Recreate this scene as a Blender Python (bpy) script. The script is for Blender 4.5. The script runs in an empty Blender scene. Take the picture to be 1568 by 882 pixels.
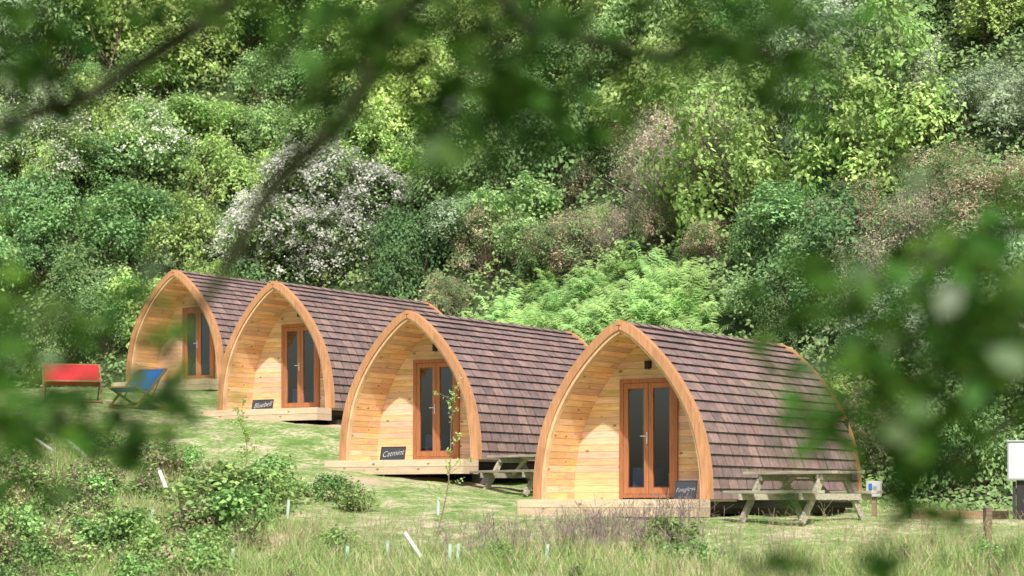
import bpy, math, numpy as np
from mathutils import Vector, Matrix
rng=np.random.default_rng(7)
D=bpy.data
scene=bpy.context.scene
COL=scene.collection
F=3220.0   # focal length measured in photo pixels, horizon row 772, centre column 784

# ------------------------------------------------------------------ helpers
def link(o,parent=None):
    COL.objects.link(o)
    if parent is not None: o.parent=parent
    return o
def empty(name,loc=(0,0,0),rz=0):
    e=D.objects.new(name,None); e.location=loc; e.rotation_euler=(0,0,rz); e.empty_display_size=.3
    return link(e)
def mesh_np(name,V,Fc,C,mat,smooth=False):
    V=np.asarray(V,dtype=np.float32); Fc=np.asarray(Fc,dtype=np.int32); k=Fc.shape[1]
    me=D.meshes.new(name)
    me.vertices.add(len(V)); me.vertices.foreach_set('co',V.ravel())
    me.loops.add(Fc.size); me.loops.foreach_set('vertex_index',Fc.ravel())
    me.polygons.add(len(Fc)); me.polygons.foreach_set('loop_start',np.arange(0,Fc.size,k,dtype=np.int32))
    try: me.polygons.foreach_set('loop_total',np.full(len(Fc),k,dtype=np.int32))
    except Exception: pass
    if smooth: me.polygons.foreach_set('use_smooth',np.ones(len(Fc),dtype=bool))
    me.update(calc_edges=True)
    if C is not None:
        C=np.asarray(C,dtype=np.float32)
        if C.shape[1]==3: C=np.hstack([C,np.ones((len(C),1),np.float32)])
        a=me.color_attributes.new('col','FLOAT_COLOR','POINT'); a.data.foreach_set('color',C.ravel())
    me.materials.append(mat)
    return me
class MB:
    def __init__(s): s.v=[];s.f=[];s.c=[]
    def hexa(s,p,col):
        b=len(s.v); s.v+= [tuple(q) for q in p]; s.c+=[tuple(col)]*8
        s.f+=[(b,b+3,b+2,b+1),(b+4,b+5,b+6,b+7),(b,b+1,b+5,b+4),(b+1,b+2,b+6,b+5),(b+2,b+3,b+7,b+6),(b+3,b,b+4,b+7)]
    def box(s,x0,x1,y0,y1,z0,z1,col):
        s.hexa([(x0,y0,z0),(x1,y0,z0),(x1,y1,z0),(x0,y1,z0),(x0,y0,z1),(x1,y0,z1),(x1,y1,z1),(x0,y1,z1)],col)
    def beam(s,a,b,w,h,col,up=(0,0,1)):
        a=Vector(a);b=Vector(b);d=(b-a).normalized();u=Vector(up)
        sd=d.cross(u)
        if sd.length<1e-3: sd=d.cross(Vector((1,0,0)))
        sd.normalize();u=sd.cross(d).normalized()
        P=[]
        for q in (a,b):
            P.append([q-sd*w/2-u*h/2,q+sd*w/2-u*h/2,q+sd*w/2+u*h/2,q-sd*w/2+u*h/2])
        s.hexa(P[0]+P[1],col)
    def quad(s,p,col):
        b=len(s.v); s.v+=[tuple(q) for q in p]; s.c+=[tuple(col)]*4; s.f.append((b,b+1,b+2,b+3))
    def cyl(s,a,b,r0,r1,col,n=10):
        a=Vector(a);b=Vector(b);d=(b-a).normalized();u=d.orthogonal().normalized();w=d.cross(u)
        i0=len(s.v)
        for q,r in ((a,r0),(b,r1)):
            for k in range(n):
                t=2*math.pi*k/n; s.v.append(tuple(q+(u*math.cos(t)+w*math.sin(t))*r)); s.c.append(tuple(col))
        for k in range(n):
            k2=(k+1)%n; s.f.append((i0+k,i0+k2,i0+n+k2,i0+n+k))
        for base,c,fl in ((0,a,1),(n,b,0)):
            ci=len(s.v); s.v.append(tuple(c)); s.c.append(tuple(col))
            for k in range(n):
                k2=(k+1)%n
                s.f.append((i0+base+k,ci,i0+base+k2) if not fl else (i0+base+k2,ci,i0+base+k))
    def mesh(s,name,mat,smooth=False):
        me=D.meshes.new(name); me.from_pydata(s.v,[],s.f); me.update()
        a=me.color_attributes.new('col','FLOAT_COLOR','POINT')
        C=np.hstack([np.array(s.c,dtype=np.float32)[:,:3],np.ones((len(s.c),1),np.float32)]); a.data.foreach_set('color',C.ravel())
        me.materials.append(mat)
        if smooth: me.polygons.foreach_set('use_smooth',np.ones(len(me.polygons),dtype=bool))
        return me
    def obj(s,name,mat,parent=None,bevel=0,smooth=False):
        o=D.objects.new(name,s.mesh(name,mat,smooth)); link(o,parent)
        if bevel:
            m=o.modifiers.new('bevel','BEVEL'); m.width=bevel; m.segments=1; m.limit_method='ANGLE'
        return o

# ------------------------------------------------------------------ materials
def newmat(name):
    m=D.materials.new(name); m.use_nodes=True; nt=m.node_tree; nt.nodes.clear()
    return m,nt,nt.nodes,nt.links
def N(nodes,t,**kw):
    n=nodes.new(t)
    for k,v in kw.items(): setattr(n,k,v)
    return n
def leafmat(name,trans=.35,gloss=.0,randobj=True):
    m,nt,n,l=newmat(name)
    out=N(n,'ShaderNodeOutputMaterial'); at=N(n,'ShaderNodeAttribute',attribute_name='col')
    col=at.outputs['Color']
    if randobj:
        oi=N(n,'ShaderNodeObjectInfo'); hs=N(n,'ShaderNodeHueSaturation')
        mr=N(n,'ShaderNodeMapRange'); mr.inputs['To Min'].default_value=.72; mr.inputs['To Max'].default_value=1.25
        l.new(oi.outputs['Random'],mr.inputs['Value']); l.new(mr.outputs[0],hs.inputs['Value'])
        m2=N(n,'ShaderNodeMath',operation='MULTIPLY'); m2.inputs[1].default_value=7.31
        m3=N(n,'ShaderNodeMath',operation='FRACT'); l.new(oi.outputs['Random'],m2.inputs[0]); l.new(m2.outputs[0],m3.inputs[0])
        mh=N(n,'ShaderNodeMapRange'); mh.inputs['To Min'].default_value=.485; mh.inputs['To Max'].default_value=.52
        l.new(m3.outputs[0],mh.inputs['Value']); l.new(mh.outputs[0],hs.inputs['Hue'])
        l.new(col,hs.inputs['Color']); col=hs.outputs[0]
    p=N(n,'ShaderNodeBsdfDiffuse')
    t=N(n,'ShaderNodeBsdfTranslucent'); mx=N(n,'ShaderNodeMixShader'); mx.inputs[0].default_value=trans
    l.new(col,p.inputs['Color']); l.new(col,t.inputs['Color'])
    l.new(p.outputs[0],mx.inputs[1]); l.new(t.outputs[0],mx.inputs[2]); last=mx.outputs[0]
    if gloss>0:
        g=N(n,'ShaderNodeBsdfGlossy'); g.inputs['Roughness'].default_value=.4; g.inputs[0].default_value=(.8,.85,.75,1)
        m4=N(n,'ShaderNodeMixShader'); m4.inputs[0].default_value=gloss; l.new(last,m4.inputs[1]); l.new(g.outputs[0],m4.inputs[2]); last=m4.outputs[0]
    l.new(last,out.inputs[0])
    return m
def woodmat(name,axis='X',rough=.55,knots=True,grain=.25,weather=0):
    m,nt,n,l=newmat(name)
    out=N(n,'ShaderNodeOutputMaterial'); at=N(n,'ShaderNodeAttribute',attribute_name='col')
    tc=N(n,'ShaderNodeTexCoord'); mp=N(n,'ShaderNodeMapping')
    sc={'X':(1.2,14,14),'Y':(14,1.2,14),'Z':(14,14,1.2)}[axis]
    mp.inputs['Scale'].default_value=sc; l.new(tc.outputs['Object'],mp.inputs[0])
    no=N(n,'ShaderNodeTexNoise'); no.inputs['Scale'].default_value=2.2; no.inputs['Detail'].default_value=6; no.inputs['Roughness'].default_value=.65
    l.new(mp.outputs[0],no.inputs['Vector'])
    mr=N(n,'ShaderNodeMapRange'); mr.inputs['From Min'].default_value=.3; mr.inputs['From Max'].default_value=.7
    mr.inputs['To Min'].default_value=1-grain; mr.inputs['To Max'].default_value=1+grain*.5
    l.new(no.outputs[0],mr.inputs[0])
    mu=N(n,'ShaderNodeVectorMath',operation='SCALE'); l.new(at.outputs['Color'],mu.inputs[0]); l.new(mr.outputs[0],mu.inputs['Scale'])
    col=mu.outputs[0]
    if knots:
        mp2=N(n,'ShaderNodeMapping'); mp2.inputs['Scale'].default_value={'X':(3.2,5.5,5.5),'Y':(5.5,3.2,5.5),'Z':(5.5,5.5,3.2)}[axis]
        l.new(tc.outputs['Object'],mp2.inputs[0])
        vo=N(n,'ShaderNodeTexVoronoi'); vo.inputs['Scale'].default_value=1.0; l.new(mp2.outputs[0],vo.inputs['Vector'])
        r=N(n,'ShaderNodeMapRange'); r.inputs['From Min'].default_value=.07; r.inputs['From Max'].default_value=.16
        r.inputs['To Min'].default_value=.85; r.inputs['To Max'].default_value=0; l.new(vo.outputs['Distance'],r.inputs[0])
        mx=N(n,'ShaderNodeMix',data_type='RGBA'); mx.inputs[7].default_value=(.22,.09,.03,1)
        l.new(r.outputs[0],mx.inputs[0]); l.new(col,mx.inputs[6]); col=mx.outputs[2]
    p=N(n,'ShaderNodeBsdfPrincipled'); p.inputs['Roughness'].default_value=rough; p.inputs['Specular IOR Level'].default_value=.35
    l.new(col,p.inputs['Base Color'])
    b=N(n,'ShaderNodeBump'); b.inputs['Strength'].default_value=.25; b.inputs['Distance'].default_value=.01
    l.new(no.outputs[0],b.inputs['Height']); l.new(b.outputs[0],p.inputs['Normal'])
    l.new(p.outputs[0],out.inputs[0]); return m
def plain(name,rough=.6,metal=0,nscale=8,namt=.15,spec=.4):
    m,nt,n,l=newmat(name)
    out=N(n,'ShaderNodeOutputMaterial'); at=N(n,'ShaderNodeAttribute',attribute_name='col')
    tc=N(n,'ShaderNodeTexCoord'); no=N(n,'ShaderNodeTexNoise'); no.inputs['Scale'].default_value=nscale; no.inputs['Detail'].default_value=5
    l.new(tc.outputs['Object'],no.inputs['Vector'])
    mr=N(n,'ShaderNodeMapRange'); mr.inputs['From Min'].default_value=.3; mr.inputs['From Max'].default_value=.7
    mr.inputs['To Min'].default_value=1-namt; mr.inputs['To Max'].default_value=1+namt
    l.new(no.outputs[0],mr.inputs[0])
    mu=N(n,'ShaderNodeVectorMath',operation='SCALE'); l.new(at.outputs['Color'],mu.inputs[0]); l.new(mr.outputs[0],mu.inputs['Scale'])
    p=N(n,'ShaderNodeBsdfPrincipled'); p.inputs['Roughness'].default_value=rough; p.inputs['Metallic'].default_value=metal; p.inputs['Specular IOR Level'].default_value=spec
    l.new(mu.outputs[0],p.inputs['Base Color']); l.new(p.outputs[0],out.inputs[0]); return m
M_leaf=leafmat('foliage',trans=.30); M_near=leafmat('near_foliage',trans=.3,randobj=False); M_over=leafmat('overhanging_foliage',trans=.38,gloss=.03,randobj=False)
M_grass=leafmat('grass_blades',trans=.3,randobj=False)
M_pineX=woodmat('pine_boards','X'); M_pineY=woodmat('pine_lining','Y')
M_trim=woodmat('stained_trim','Z',knots=False,grain=.3,rough=.45)
M_deck=woodmat('deck_timber','X',knots=True,grain=.2)
M_grey=woodmat('weathered_timber','X',knots=False,grain=.5,rough=.8)
M_tile=plain('roof_tile',rough=.62,nscale=9,namt=.22,spec=.35)
M_dark=plain('dark_timber',rough=.85); M_metal=plain('metal_paint',rough=.4,nscale=3,namt=.05)
M_cloth=plain('cloth',rough=.9,nscale=20,namt=.1,spec=.1); M_bark=plain('bark',rough=.9,nscale=30,namt=.4,spec=.1)
def glassmat():
    m,nt,n,l=newmat('window_glass'); out=N(n,'ShaderNodeOutputMaterial')
    t=N(n,'ShaderNodeBsdfTransparent'); t.inputs[0].default_value=(.7,.75,.74,1)
    g=N(n,'ShaderNodeBsdfGlossy'); g.inputs['Roughness'].default_value=.03; g.inputs[0].default_value=(.9,.95,.95,1)
    mx=N(n,'ShaderNodeMixShader'); mx.inputs[0].default_value=.2
    l.new(t.outputs[0],mx.inputs[1]); l.new(g.outputs[0],mx.inputs[2]); l.new(mx.outputs[0],out.inputs[0]); return m
M_glass=glassmat()

# ------------------------------------------------------------------ terrain
toe=np.array([(90,5,-.5),(30,27,-.3),(16,33.5,-.3),(10,37,-.25),(7.9,39.7,-.1),(5.9,42,.1),(4.3,45.3,.5),(2.5,48.8,1.0),(1.0,52.3,1.7),(-1,56,2.3),(-3,60.5,3.0),(-5.5,63.5,3.2),(-11,66,3.3),(-20,66,3.2),(-40,62,3),(-90,60,3)],float)
ctrl=[(0,0,-1.6),(-22,0,-1.6),(22,0,-1.6),(0,12,-2.4),(-20,12,-2.2),(20,12,-2.4),(0,20,-2.0),(-12,20,-1.8),(15,20,-2.1),
(-8,29,-1.0),(-3,29,-1.0),(3,28,-.88),(8,27.5,-.85),(12,28,-.9),(-7.2,34,-.3),(-3,34,-.3),(0,33,-.3),(3,32,-.3),(5,31.5,-.3),(9,31.5,-.35),(12,31,-.35),
(1,35.5,-.2),(3,34,-.24),(6,38,-.22),(9,36,-.25),(.3,40,.18),(-1,39.8,.3),(-3.5,41,.6),(-4,44,1.0),(-8.9,42,.9),(-4.1,46.5,1.7),(-7,47.5,1.88),(-4.5,50,1.92),(0,49.5,1.35),(1.2,45,.5),
(-9,54.5,2.95),(-7.5,55,2.95),(-12,52,2.7),(-16,50,2.4),(-18,42,1.0),(-16,34,-.2),(-14,56,3.05),(-5,60,3.05),(-25,58,3),(-25,30,-.5)]
tpts=[tuple(p) for p in toe[2:14]]
CP=np.array(ctrl+tpts)
def _k(r2): return np.where(r2>1e-9,.5*r2*np.log(np.maximum(r2,1e-9)),0)
n=len(CP); K=_k(((CP[:,None,:2]-CP[None,:,:2])**2).sum(-1))+np.eye(n)*.3
Pm=np.hstack([np.ones((n,1)),CP[:,:2]]); A=np.zeros((n+3,n+3)); A[:n,:n]=K;A[:n,n:]=Pm;A[n:,:n]=Pm.T
W=np.linalg.solve(A,np.concatenate([CP[:,2],np.zeros(3)]))
def toe_dist(X,Y):
    best=np.full(X.shape,1e9); sg=np.zeros(X.shape); zt=np.zeros(X.shape)
    for i in range(len(toe)-1):
        a=toe[i];b=toe[i+1];d=b[:2]-a[:2];L2=(d**2).sum()
        t=np.clip(((X-a[0])*d[0]+(Y-a[1])*d[1])/L2,0,1)
        dx=X-a[0]-t*d[0];dy=Y-a[1]-t*d[1];r=np.hypot(dx,dy)
        cr=d[0]*(Y-a[1])-d[1]*(X-a[0])
        m=r<best-1e-9; best=np.where(m,r,best); sg=np.where(m,np.where(cr<0,1,-1),sg); zt=np.where(m,a[2]+t*(b[2]-a[2]),zt)
    return best*sg,zt
def terr(X,Y):
    X=np.atleast_1d(np.asarray(X,float));Y=np.atleast_1d(np.asarray(Y,float))
    Xc=np.clip(X,-24,20);Yc=np.clip(Y,0,66)
    z=W[n]+W[n+1]*Xc+W[n+2]*Yc
    for i in range(n): z=z+W[i]*_k((Xc-CP[i,0])**2+(Yc-CP[i,1])**2)
    z=z+.03*np.sin(X*2.1+Y*.7)*np.sin(Y*1.7-X*.5)+.02*np.sin(X*5.1)*np.sin(Y*4.3)
    d,zt=toe_dist(X,Y); dp=np.maximum(d,0)
    hill=zt+.85*(dp-1.2*(1-np.exp(-dp/1.2)))+.12*np.maximum(Y-50,0)*np.clip(dp/12,0,1)+.5*np.sin(X*.31+1)*np.sin(Y*.27)*np.clip(dp/6,0,1)
    hill=np.minimum(hill,60+dp*.05)
    w=np.clip(d/1.5+.5,0,1); w=w*w*(3-2*w)
    return z*(1-w)+hill*w
def tz(x,y): return float(terr([x],[y])[0])
def survey(px,py,lift=0):
    """world point of the terrain seen in the direction measured on the photo"""
    Y=np.arange(22,140,.25); X=(px-784)/F*Y; Z=(772-py)/F*Y
    h=terr(X,Y)+lift; k=np.argmax(h>=Z)
    if h[k]<Z[k]: k=len(Y)-1
    return X[k],Y[k]
def at(px,py,Y): return Vector(((px-784)/F*Y,Y,(772-py)/F*Y))
def ax(a,b,s): return np.arange(a,b,s)
SOIL=[survey(px,py)+(sx,sy) for px,py,sx,sy in ((425,838,.22,1.0),(405,858,.18,.8),(175,735,.25,1.2),(600,655,.5,1.0),(520,652,.6,1.1),(560,738,.5,.8),(655,735,.5,.7),(30,762,.2,.8),(470,640,.5,.6),(720,742,.4,.6))]
def soilmask(X,Y):
    s=np.zeros(X.shape)
    for x,y,sx,sy in SOIL: s=np.maximum(s,np.exp(-(((X-x)/sx)**2+((Y-y)/sy)**2)))
    return s
gx=np.concatenate([ax(-400,-60,20),ax(-60,-26,2),ax(-26,-14,.8),ax(-14,12,.2),ax(12,20,.8),ax(20,60,2),ax(60,401,20)])
gy=np.concatenate([ax(-200,-10,15),ax(-10,22,1.5),ax(22,56,.25),ax(56,68,.5),ax(68,140,2),ax(140,500,20)])
GX,GY=np.meshgrid(gx,gy); GZ=terr(GX.ravel(),GY.ravel())
V=np.stack([GX.ravel(),GY.ravel(),GZ],1); nx=len(gx);ny=len(gy)
ii=(np.arange(ny-1)[:,None]*nx+np.arange(nx-1)[None,:]).ravel()
Fc=np.stack([ii,ii+1,ii+nx+1,ii+nx],1)
def groundmat():
    m,nt,nn,l=newmat('ground_grass_soil'); out=N(nn,'ShaderNodeOutputMaterial')
    g=N(nn,'ShaderNodeNewGeometry')
    a=N(nn,'ShaderNodeTexNoise'); a.inputs['Scale'].default_value=1.3; a.inputs['Detail'].default_value=8; a.inputs['Roughness'].default_value=.75
    b=N(nn,'ShaderNodeTexNoise'); b.inputs['Scale'].default_value=9; b.inputs['Detail'].default_value=8; b.inputs['Roughness'].default_value=.75
    l.new(g.outputs['Position'],a.inputs['Vector']); l.new(g.outputs['Position'],b.inputs['Vector'])
    r=N(nn,'ShaderNodeValToRGB'); e=r.color_ramp.elements; e[0].position=.36;e[0].color=(.14,.24,.06,1); e[1].position=.62;e[1].color=(.62,.52,.37,1)
    k=e.new(.51);k.color=(.27,.37,.13,1)
    ad=N(nn,'ShaderNodeMath',operation='ADD'); ad.use_clamp=True
    s=N(nn,'ShaderNodeMath',operation='MULTIPLY_ADD'); s.inputs[1].default_value=.9; s.inputs[2].default_value=-.45
    l.new(b.outputs[0],s.inputs[0]); l.new(s.outputs[0],ad.inputs[1]); l.new(a.outputs[0],ad.inputs[0]); l.new(ad.outputs[0],r.inputs[0])
    at_=N(nn,'ShaderNodeAttribute',attribute_name='col'); sp=N(nn,'ShaderNodeSeparateColor'); l.new(at_.outputs['Color'],sp.inputs[0])
    mx=N(nn,'ShaderNodeMix',data_type='RGBA'); mx.inputs[7].default_value=(.06,.09,.035,1)
    l.new(sp.outputs[0],mx.inputs[0]); l.new(r.outputs[0],mx.inputs[6])
    m2=N(nn,'ShaderNodeMix',data_type='RGBA'); m2.inputs[7].default_value=(.60,.45,.33,1)
    f=N(nn,'ShaderNodeMath',operation='MULTIPLY'); f.use_clamp=True; f2=N(nn,'ShaderNodeMath',operation='MULTIPLY'); f2.inputs[1].default_value=2.0
    l.new(b.outputs[0],f2.inputs[0]); l.new(f2.outputs[0],f.inputs[0]); l.new(sp.outputs[1],f.inputs[1]); l.new(f.outputs[0],m2.inputs[0]); l.new(mx.outputs[2],m2.inputs[6])
    p=N(nn,'ShaderNodeBsdfPrincipled'); p.inputs['Roughness'].default_value=.95; p.inputs['Specular IOR Level'].default_value=.1
    bp=N(nn,'ShaderNodeBump'); bp.inputs['Strength'].default_value=.7; bp.inputs['Distance'].default_value=.05; l.new(b.outputs[0],bp.inputs['Height']); l.new(bp.outputs[0],p.inputs['Normal'])
    l.new(m2.outputs[2],p.inputs['Base Color']); l.new(p.outputs[0],out.inputs[0]); return m
dd,_=toe_dist(GX.ravel(),GY.ravel()); cc=np.clip((dd+.3)/1.2,0,1); sm=soilmask(GX.ravel(),GY.ravel())
me=mesh_np('ground',V,Fc,np.stack([cc,sm,cc*0],1),groundmat(),smooth=True); link(D.objects.new('ground',me))

# ------------------------------------------------------------------ glamping pods
TH=math.radians(33); HW,H,L=1.65,2.92,6.0
tab=np.array([(0,1),(.1,.997),(.2,.98),(.3,.948),(.41,.895),(.54,.795),(.67,.655),(.765,.525),(.85,.385),(.91,.27),(.955,.17),(.985,.085),(1,0)])
def catmull(P,m=8):
    P=np.vstack([2*P[0]-P[1],P,2*P[-1]-P[-2]]);o=[]
    for i in range(1,len(P)-2):
        for t in np.linspace(0,1,m,endpoint=False):
            a,b,c,d=P[i-1],P[i],P[i+1],P[i+2]
            o.append(.5*((2*b)+(-a+c)*t+(2*a-5*b+4*c-d)*t*t+(-a+3*b-3*c+d)*t**3))
    o.append(P[-2]);return np.array(o)
pr=catmull(np.stack([tab[:,1]*HW,tab[:,0]*H],1))   # (x,z) right half, base->peak
def normals(P):
    T=np.gradient(P,axis=0);T/=np.linalg.norm(T,axis=1)[:,None];return np.stack([T[:,1],-T[:,0]],1)
def offset(P,d):
    Q=P+normals(P)*d; Q=Q.copy(); Q[:,0]=np.maximum(Q[:,0],0); return Q
def along(P,s):
    seg=np.hypot(*np.diff(P,axis=0).T);cs=np.concatenate([[0],np.cumsum(seg)])
    return np.stack([np.interp(s,cs,P[:,0]),np.interp(s,cs,P[:,1])],-1),cs[-1]
inner=offset(pr,-.15)
kk=np.argmax(inner[:,0]<=1e-6)
if inner[kk,0]<=1e-6: inner=inner[:kk+1]
def in_half(z): return float(np.interp(z,inner[:,1],inner[:,0]))
ztop=inner[-1,1]
def ring(mb,Po,Pi,y0,y1,col,gap=.003):
    so=np.linspace(0,1,40)
    O,_=along(Po,so*along(Po,0)[1]);I,_=along(Pi,so*along(Pi,0)[1])
    for sx in (1,-1):
        for i in range(39):
            c=np.array(col)*(1+.08*math.sin(i//10*2.3+sx))
            o0,o1,i0,i1=O[i],O[i+1],I[i],I[i+1]
            g=lambda p,y:(sx*max(p[0],gap),y,p[1])
            mb.quad([g(i0,y0),g(o0,y0),g(o1,y0),g(i1,y0)],c)
            mb.quad([g(i0,y1),g(i1,y1),g(o1,y1),g(o0,y1)],c)
            mb.quad([g(o0,y0),g(o0,y1),g(o1,y1),g(o1,y0)],c)
            mb.quad([g(i0,y0),g(i1,y0),g(i1,y1),g(i0,y1)],c)
PINE=np.array([.86,.585,.34]); TRIM=np.array([.58,.29,.145]); DECK=np.array([.74,.57,.40])
parts={}
mb=MB(); ring(mb,offset(pr,.045),offset(pr,-.10),-.04,.10,TRIM); 
mb.box(-.05,.05,-.05,.10,H-.02,H+.055,TRIM)
parts['front_arch']=mb.mesh('front_arch',M_trim)
mb=MB(); ring(mb,offset(pr,-.102),offset(pr,-.15),-.005,.10,PINE*.9); parts['arch_lining_edge']=mb.mesh('arch_lining_edge',M_trim)
mb=MB(); ring(mb,offset(pr,.06),offset(pr,-.08),L-.08,L+.02,TRIM); parts['rear_arch']=mb.mesh('rear_arch',M_trim)
mb=MB(); O,_=along(pr,np.linspace(0,1,40)*along(pr,0)[1])
for sx in (1,-1):
    for i in range(39): mb.quad([(sx*O[i][0],.1,O[i][1]),(sx*O[i][0],L-.08,O[i][1]),(sx*O[i+1][0],L-.08,O[i+1][1]),(sx*O[i+1][0],.1,O[i+1][1])],(.03,.022,.02))
parts['roof_shell']=mb.mesh('roof_shell',M_dark)
mb=MB(); r2=np.random.default_rng(3); tot=along(pr,0)[1]; nc=19; ch=tot/nc; 
for sx in (1,-1):
    for c in range(nc):
        s0=c*ch-.012; s1=(c+1)*ch+.01
        if c==nc-1: s1=tot
        pa,_=along(pr,np.array([max(s0,0),min(s1,tot)]))
        nn_=np.array([pa[1][1]-pa[0][1],-(pa[1][0]-pa[0][0])]);nn_/=np.linalg.norm(nn_)
        y=.1-r2.uniform(0,.3)
        while y<L-.08:
            y1=y+.33; a=max(y,.1)+.003; b=min(y1,L-.08)-.003
            if b-a>.02:
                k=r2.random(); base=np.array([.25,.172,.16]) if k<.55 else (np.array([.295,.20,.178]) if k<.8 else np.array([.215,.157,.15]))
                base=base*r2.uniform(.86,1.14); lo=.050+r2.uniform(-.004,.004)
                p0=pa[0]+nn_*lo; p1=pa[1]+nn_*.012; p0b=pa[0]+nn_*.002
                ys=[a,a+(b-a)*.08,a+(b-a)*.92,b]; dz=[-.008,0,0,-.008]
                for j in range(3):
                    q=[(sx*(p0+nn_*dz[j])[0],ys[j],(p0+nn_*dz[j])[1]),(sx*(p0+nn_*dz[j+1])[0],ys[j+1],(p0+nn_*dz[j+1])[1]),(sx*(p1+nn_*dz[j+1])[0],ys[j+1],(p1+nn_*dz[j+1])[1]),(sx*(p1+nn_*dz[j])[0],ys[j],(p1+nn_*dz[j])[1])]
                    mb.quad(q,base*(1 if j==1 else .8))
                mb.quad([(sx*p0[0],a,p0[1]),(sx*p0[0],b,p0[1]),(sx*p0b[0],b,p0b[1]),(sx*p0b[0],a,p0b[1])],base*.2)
            y=y1
y=.1
while y<L-.1:   # ridge tiles
    y1=min(y+.4,L-.08); b=np.array([.26,.185,.17])*r2.uniform(.88,1.12)
    for sx in (1,-1): mb.quad([(0,y,H+.065),(0,y1-.01,H+.055),(sx*.13,y1-.01,H-.012),(sx*.13,y,H-.002)],b)
    y=y1
parts['roof_tiles']=mb.mesh('roof_tiles',M_tile)
mb=MB(); ti=along(inner,0)[1]; s=0
while s<ti-.01:
    pa,_=along(inner,np.array([s+.0025,min(s+.115,ti)]))
    for sx in (1,-1):
        y0=.1
        for y1 in ([1.0] if r2.random()<.5 else [.1+r2.uniform(.25,.7),1.0]):
            c=PINE*r2.uniform(.78,1.10)*np.array([1,r2.uniform(.88,1.03),r2.uniform(.70,1.05)])
            mb.quad([(sx*pa[0][0],y0+.001,pa[0][1]),(sx*pa[1][0],y0+.001,pa[1][1]),(sx*pa[1][0],y1-.001,pa[1][1]),(sx*pa[0][0],y1-.001,pa[0][1])],c); y0=y1
    s+=.118
parts['porch_lining']=mb.mesh('porch_lining',M_pineY)
mb=MB(); I2,_=along(offset(inner,.01),np.linspace(0,1,30)*ti)
for sx in (1,-1):
    for i in range(29): mb.quad([(sx*I2[i][0],.1,I2[i][1]),(sx*I2[i][0],1.02,I2[i][1]),(sx*I2[i+1][0],1.02,I2[i+1][1]),(sx*I2[i+1][0],.1,I2[i+1][1])],(.25,.14,.06))
parts['lining_backing']=mb.mesh('lining_backing',M_dark)
def wall(mb,y,step,gap,colf,x_open=.53,z_open=2.03,grow=.0):
    z=0.0
    while z<ztop-.01:
        z1=min(z+step,ztop); a=z+gap; b=z1
        h0=in_half(a)+grow;h1=in_half(b)+grow
        if b<=z_open+.06:
            for sx in (-1,1): 
                q=[(sx*x_open,y,a),(sx*h0,y,a),(sx*max(h1,.0),y,b),(sx*x_open,y,b)]
                mb.quad(q if sx>0 else q[::-1],colf())
        else:
            mb.quad([(-h0,y,a),(h0,y,a),(h1,y,b),(-h1,y,b)],colf())
        z=z1
pc=lambda:PINE*r2.uniform(.80,1.12)*np.array([1,r2.uniform(.92,1.08),r2.uniform(.8,1.25)])
mb=MB(); wall(mb,1.0,.118,.004,pc); parts['front_wall']=mb.mesh('front_wall',M_pineX)
mb=MB(); wall(mb,1.012,.118,0,lambda:np.array([.25,.14,.07])); parts['wall_backing']=mb.mesh('wall_backing',M_dark)
mb=MB()
z=0
while z<H-.02:
    z1=min(z+.118,H-.02); h0=float(np.interp(z,pr[:,1],pr[:,0]))-.03;h1=max(float(np.interp(z1,pr[:,1],pr[:,0]))-.03,0.01)
    mb.quad([(h0,L-.1,z+.004),(-h0,L-.1,z+.004),(-h1,L-.1,z1),(h1,L-.1,z1)],pc()*.9); z=z1
mb.quad([(1.5,L-.12,0),(1.5,L-.12,1.5),(-1.5,L-.12,1.5),(-1.5,L-.12,0)],(.05,.03,.02))
parts['rear_wall']=mb.mesh('rear_wall',M_pineX)
DC=np.array([.43,.18,.08]); mb=MB()
mb.box(-.56,-.49,.95,1.03,.03,2.06,DC);mb.box(.49,.56,.95,1.03,.03,2.06,DC);mb.box(-.49,.49,.95,1.03,1.99,2.06,DC);mb.box(-.49,.49,.95,1.03,.03,.09,DC)
for x0,x1 in ((-.487,-.004),(.004,.487)):
    mb.box(x0,x0+.082,.963,1.01,.095,1.985,DC*1.1);mb.box(x1-.082,x1,.963,1.01,.095,1.985,DC*1.1)
    mb.box(x0+.082,x1-.082,.963,1.01,1.90,1.985,DC*1.1);mb.box(x0+.082,x1-.082,.963,1.01,.095,.20,DC*1.1)
    for z0 in (.203,1.885): mb.box(x0+.084,x1-.084,.968,.982,z0,z0+.012,DC*.6)
parts['door_frame']=mb.mesh('door_frame',M_trim)
mb=MB()
for x0,x1 in ((-.405,-.086),(.086,.405)): mb.quad([(x0,.988,.2),(x1,.988,.2),(x1,.988,1.9),(x0,.988,1.9)],(.5,.5,.5))
parts['door_glass']=mb.mesh('door_glass',M_glass)
mb=MB()
def curtain(mb,x0,x1,col,y=1.10):
    m=24
    for i in range(m):
        a=x0+(x1-x0)*i/m;b=x0+(x1-x0)*(i+1)/m
        mb.quad([(a,y+.02*math.sin(i*1.3),.12),(b,y+.02*math.sin((i+1)*1.3),.12),(b,y+.02*math.sin((i+1)*1.3),2.0),(a,y+.02*math.sin(i*1.3),2.0)],col)
curtain(mb,-.19,-.02,(.42,.44,.43)); curtain(mb,.36,.5,(.2,.22,.22))
mb.box(-1.2,1.2,3.2,5.2,.35,.75,(.05,.10,.30)); mb.box(-1.2,1.2,3.0,5.3,.02,.35,(.3,.2,.1)); mb.box(-.9,.9,5.0,5.35,.75,1.0,(.5,.5,.5))
mb.box(-.5,-.1,1.3,1.7,.02,.55,(.12,.22,.48)); mb.box(.2,.7,1.3,1.8,.02,.45,(.5,.42,.3))
mb.box(-1.5,1.5,1.03,L-.13,-.015,.012,(.25,.16,.09))
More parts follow.
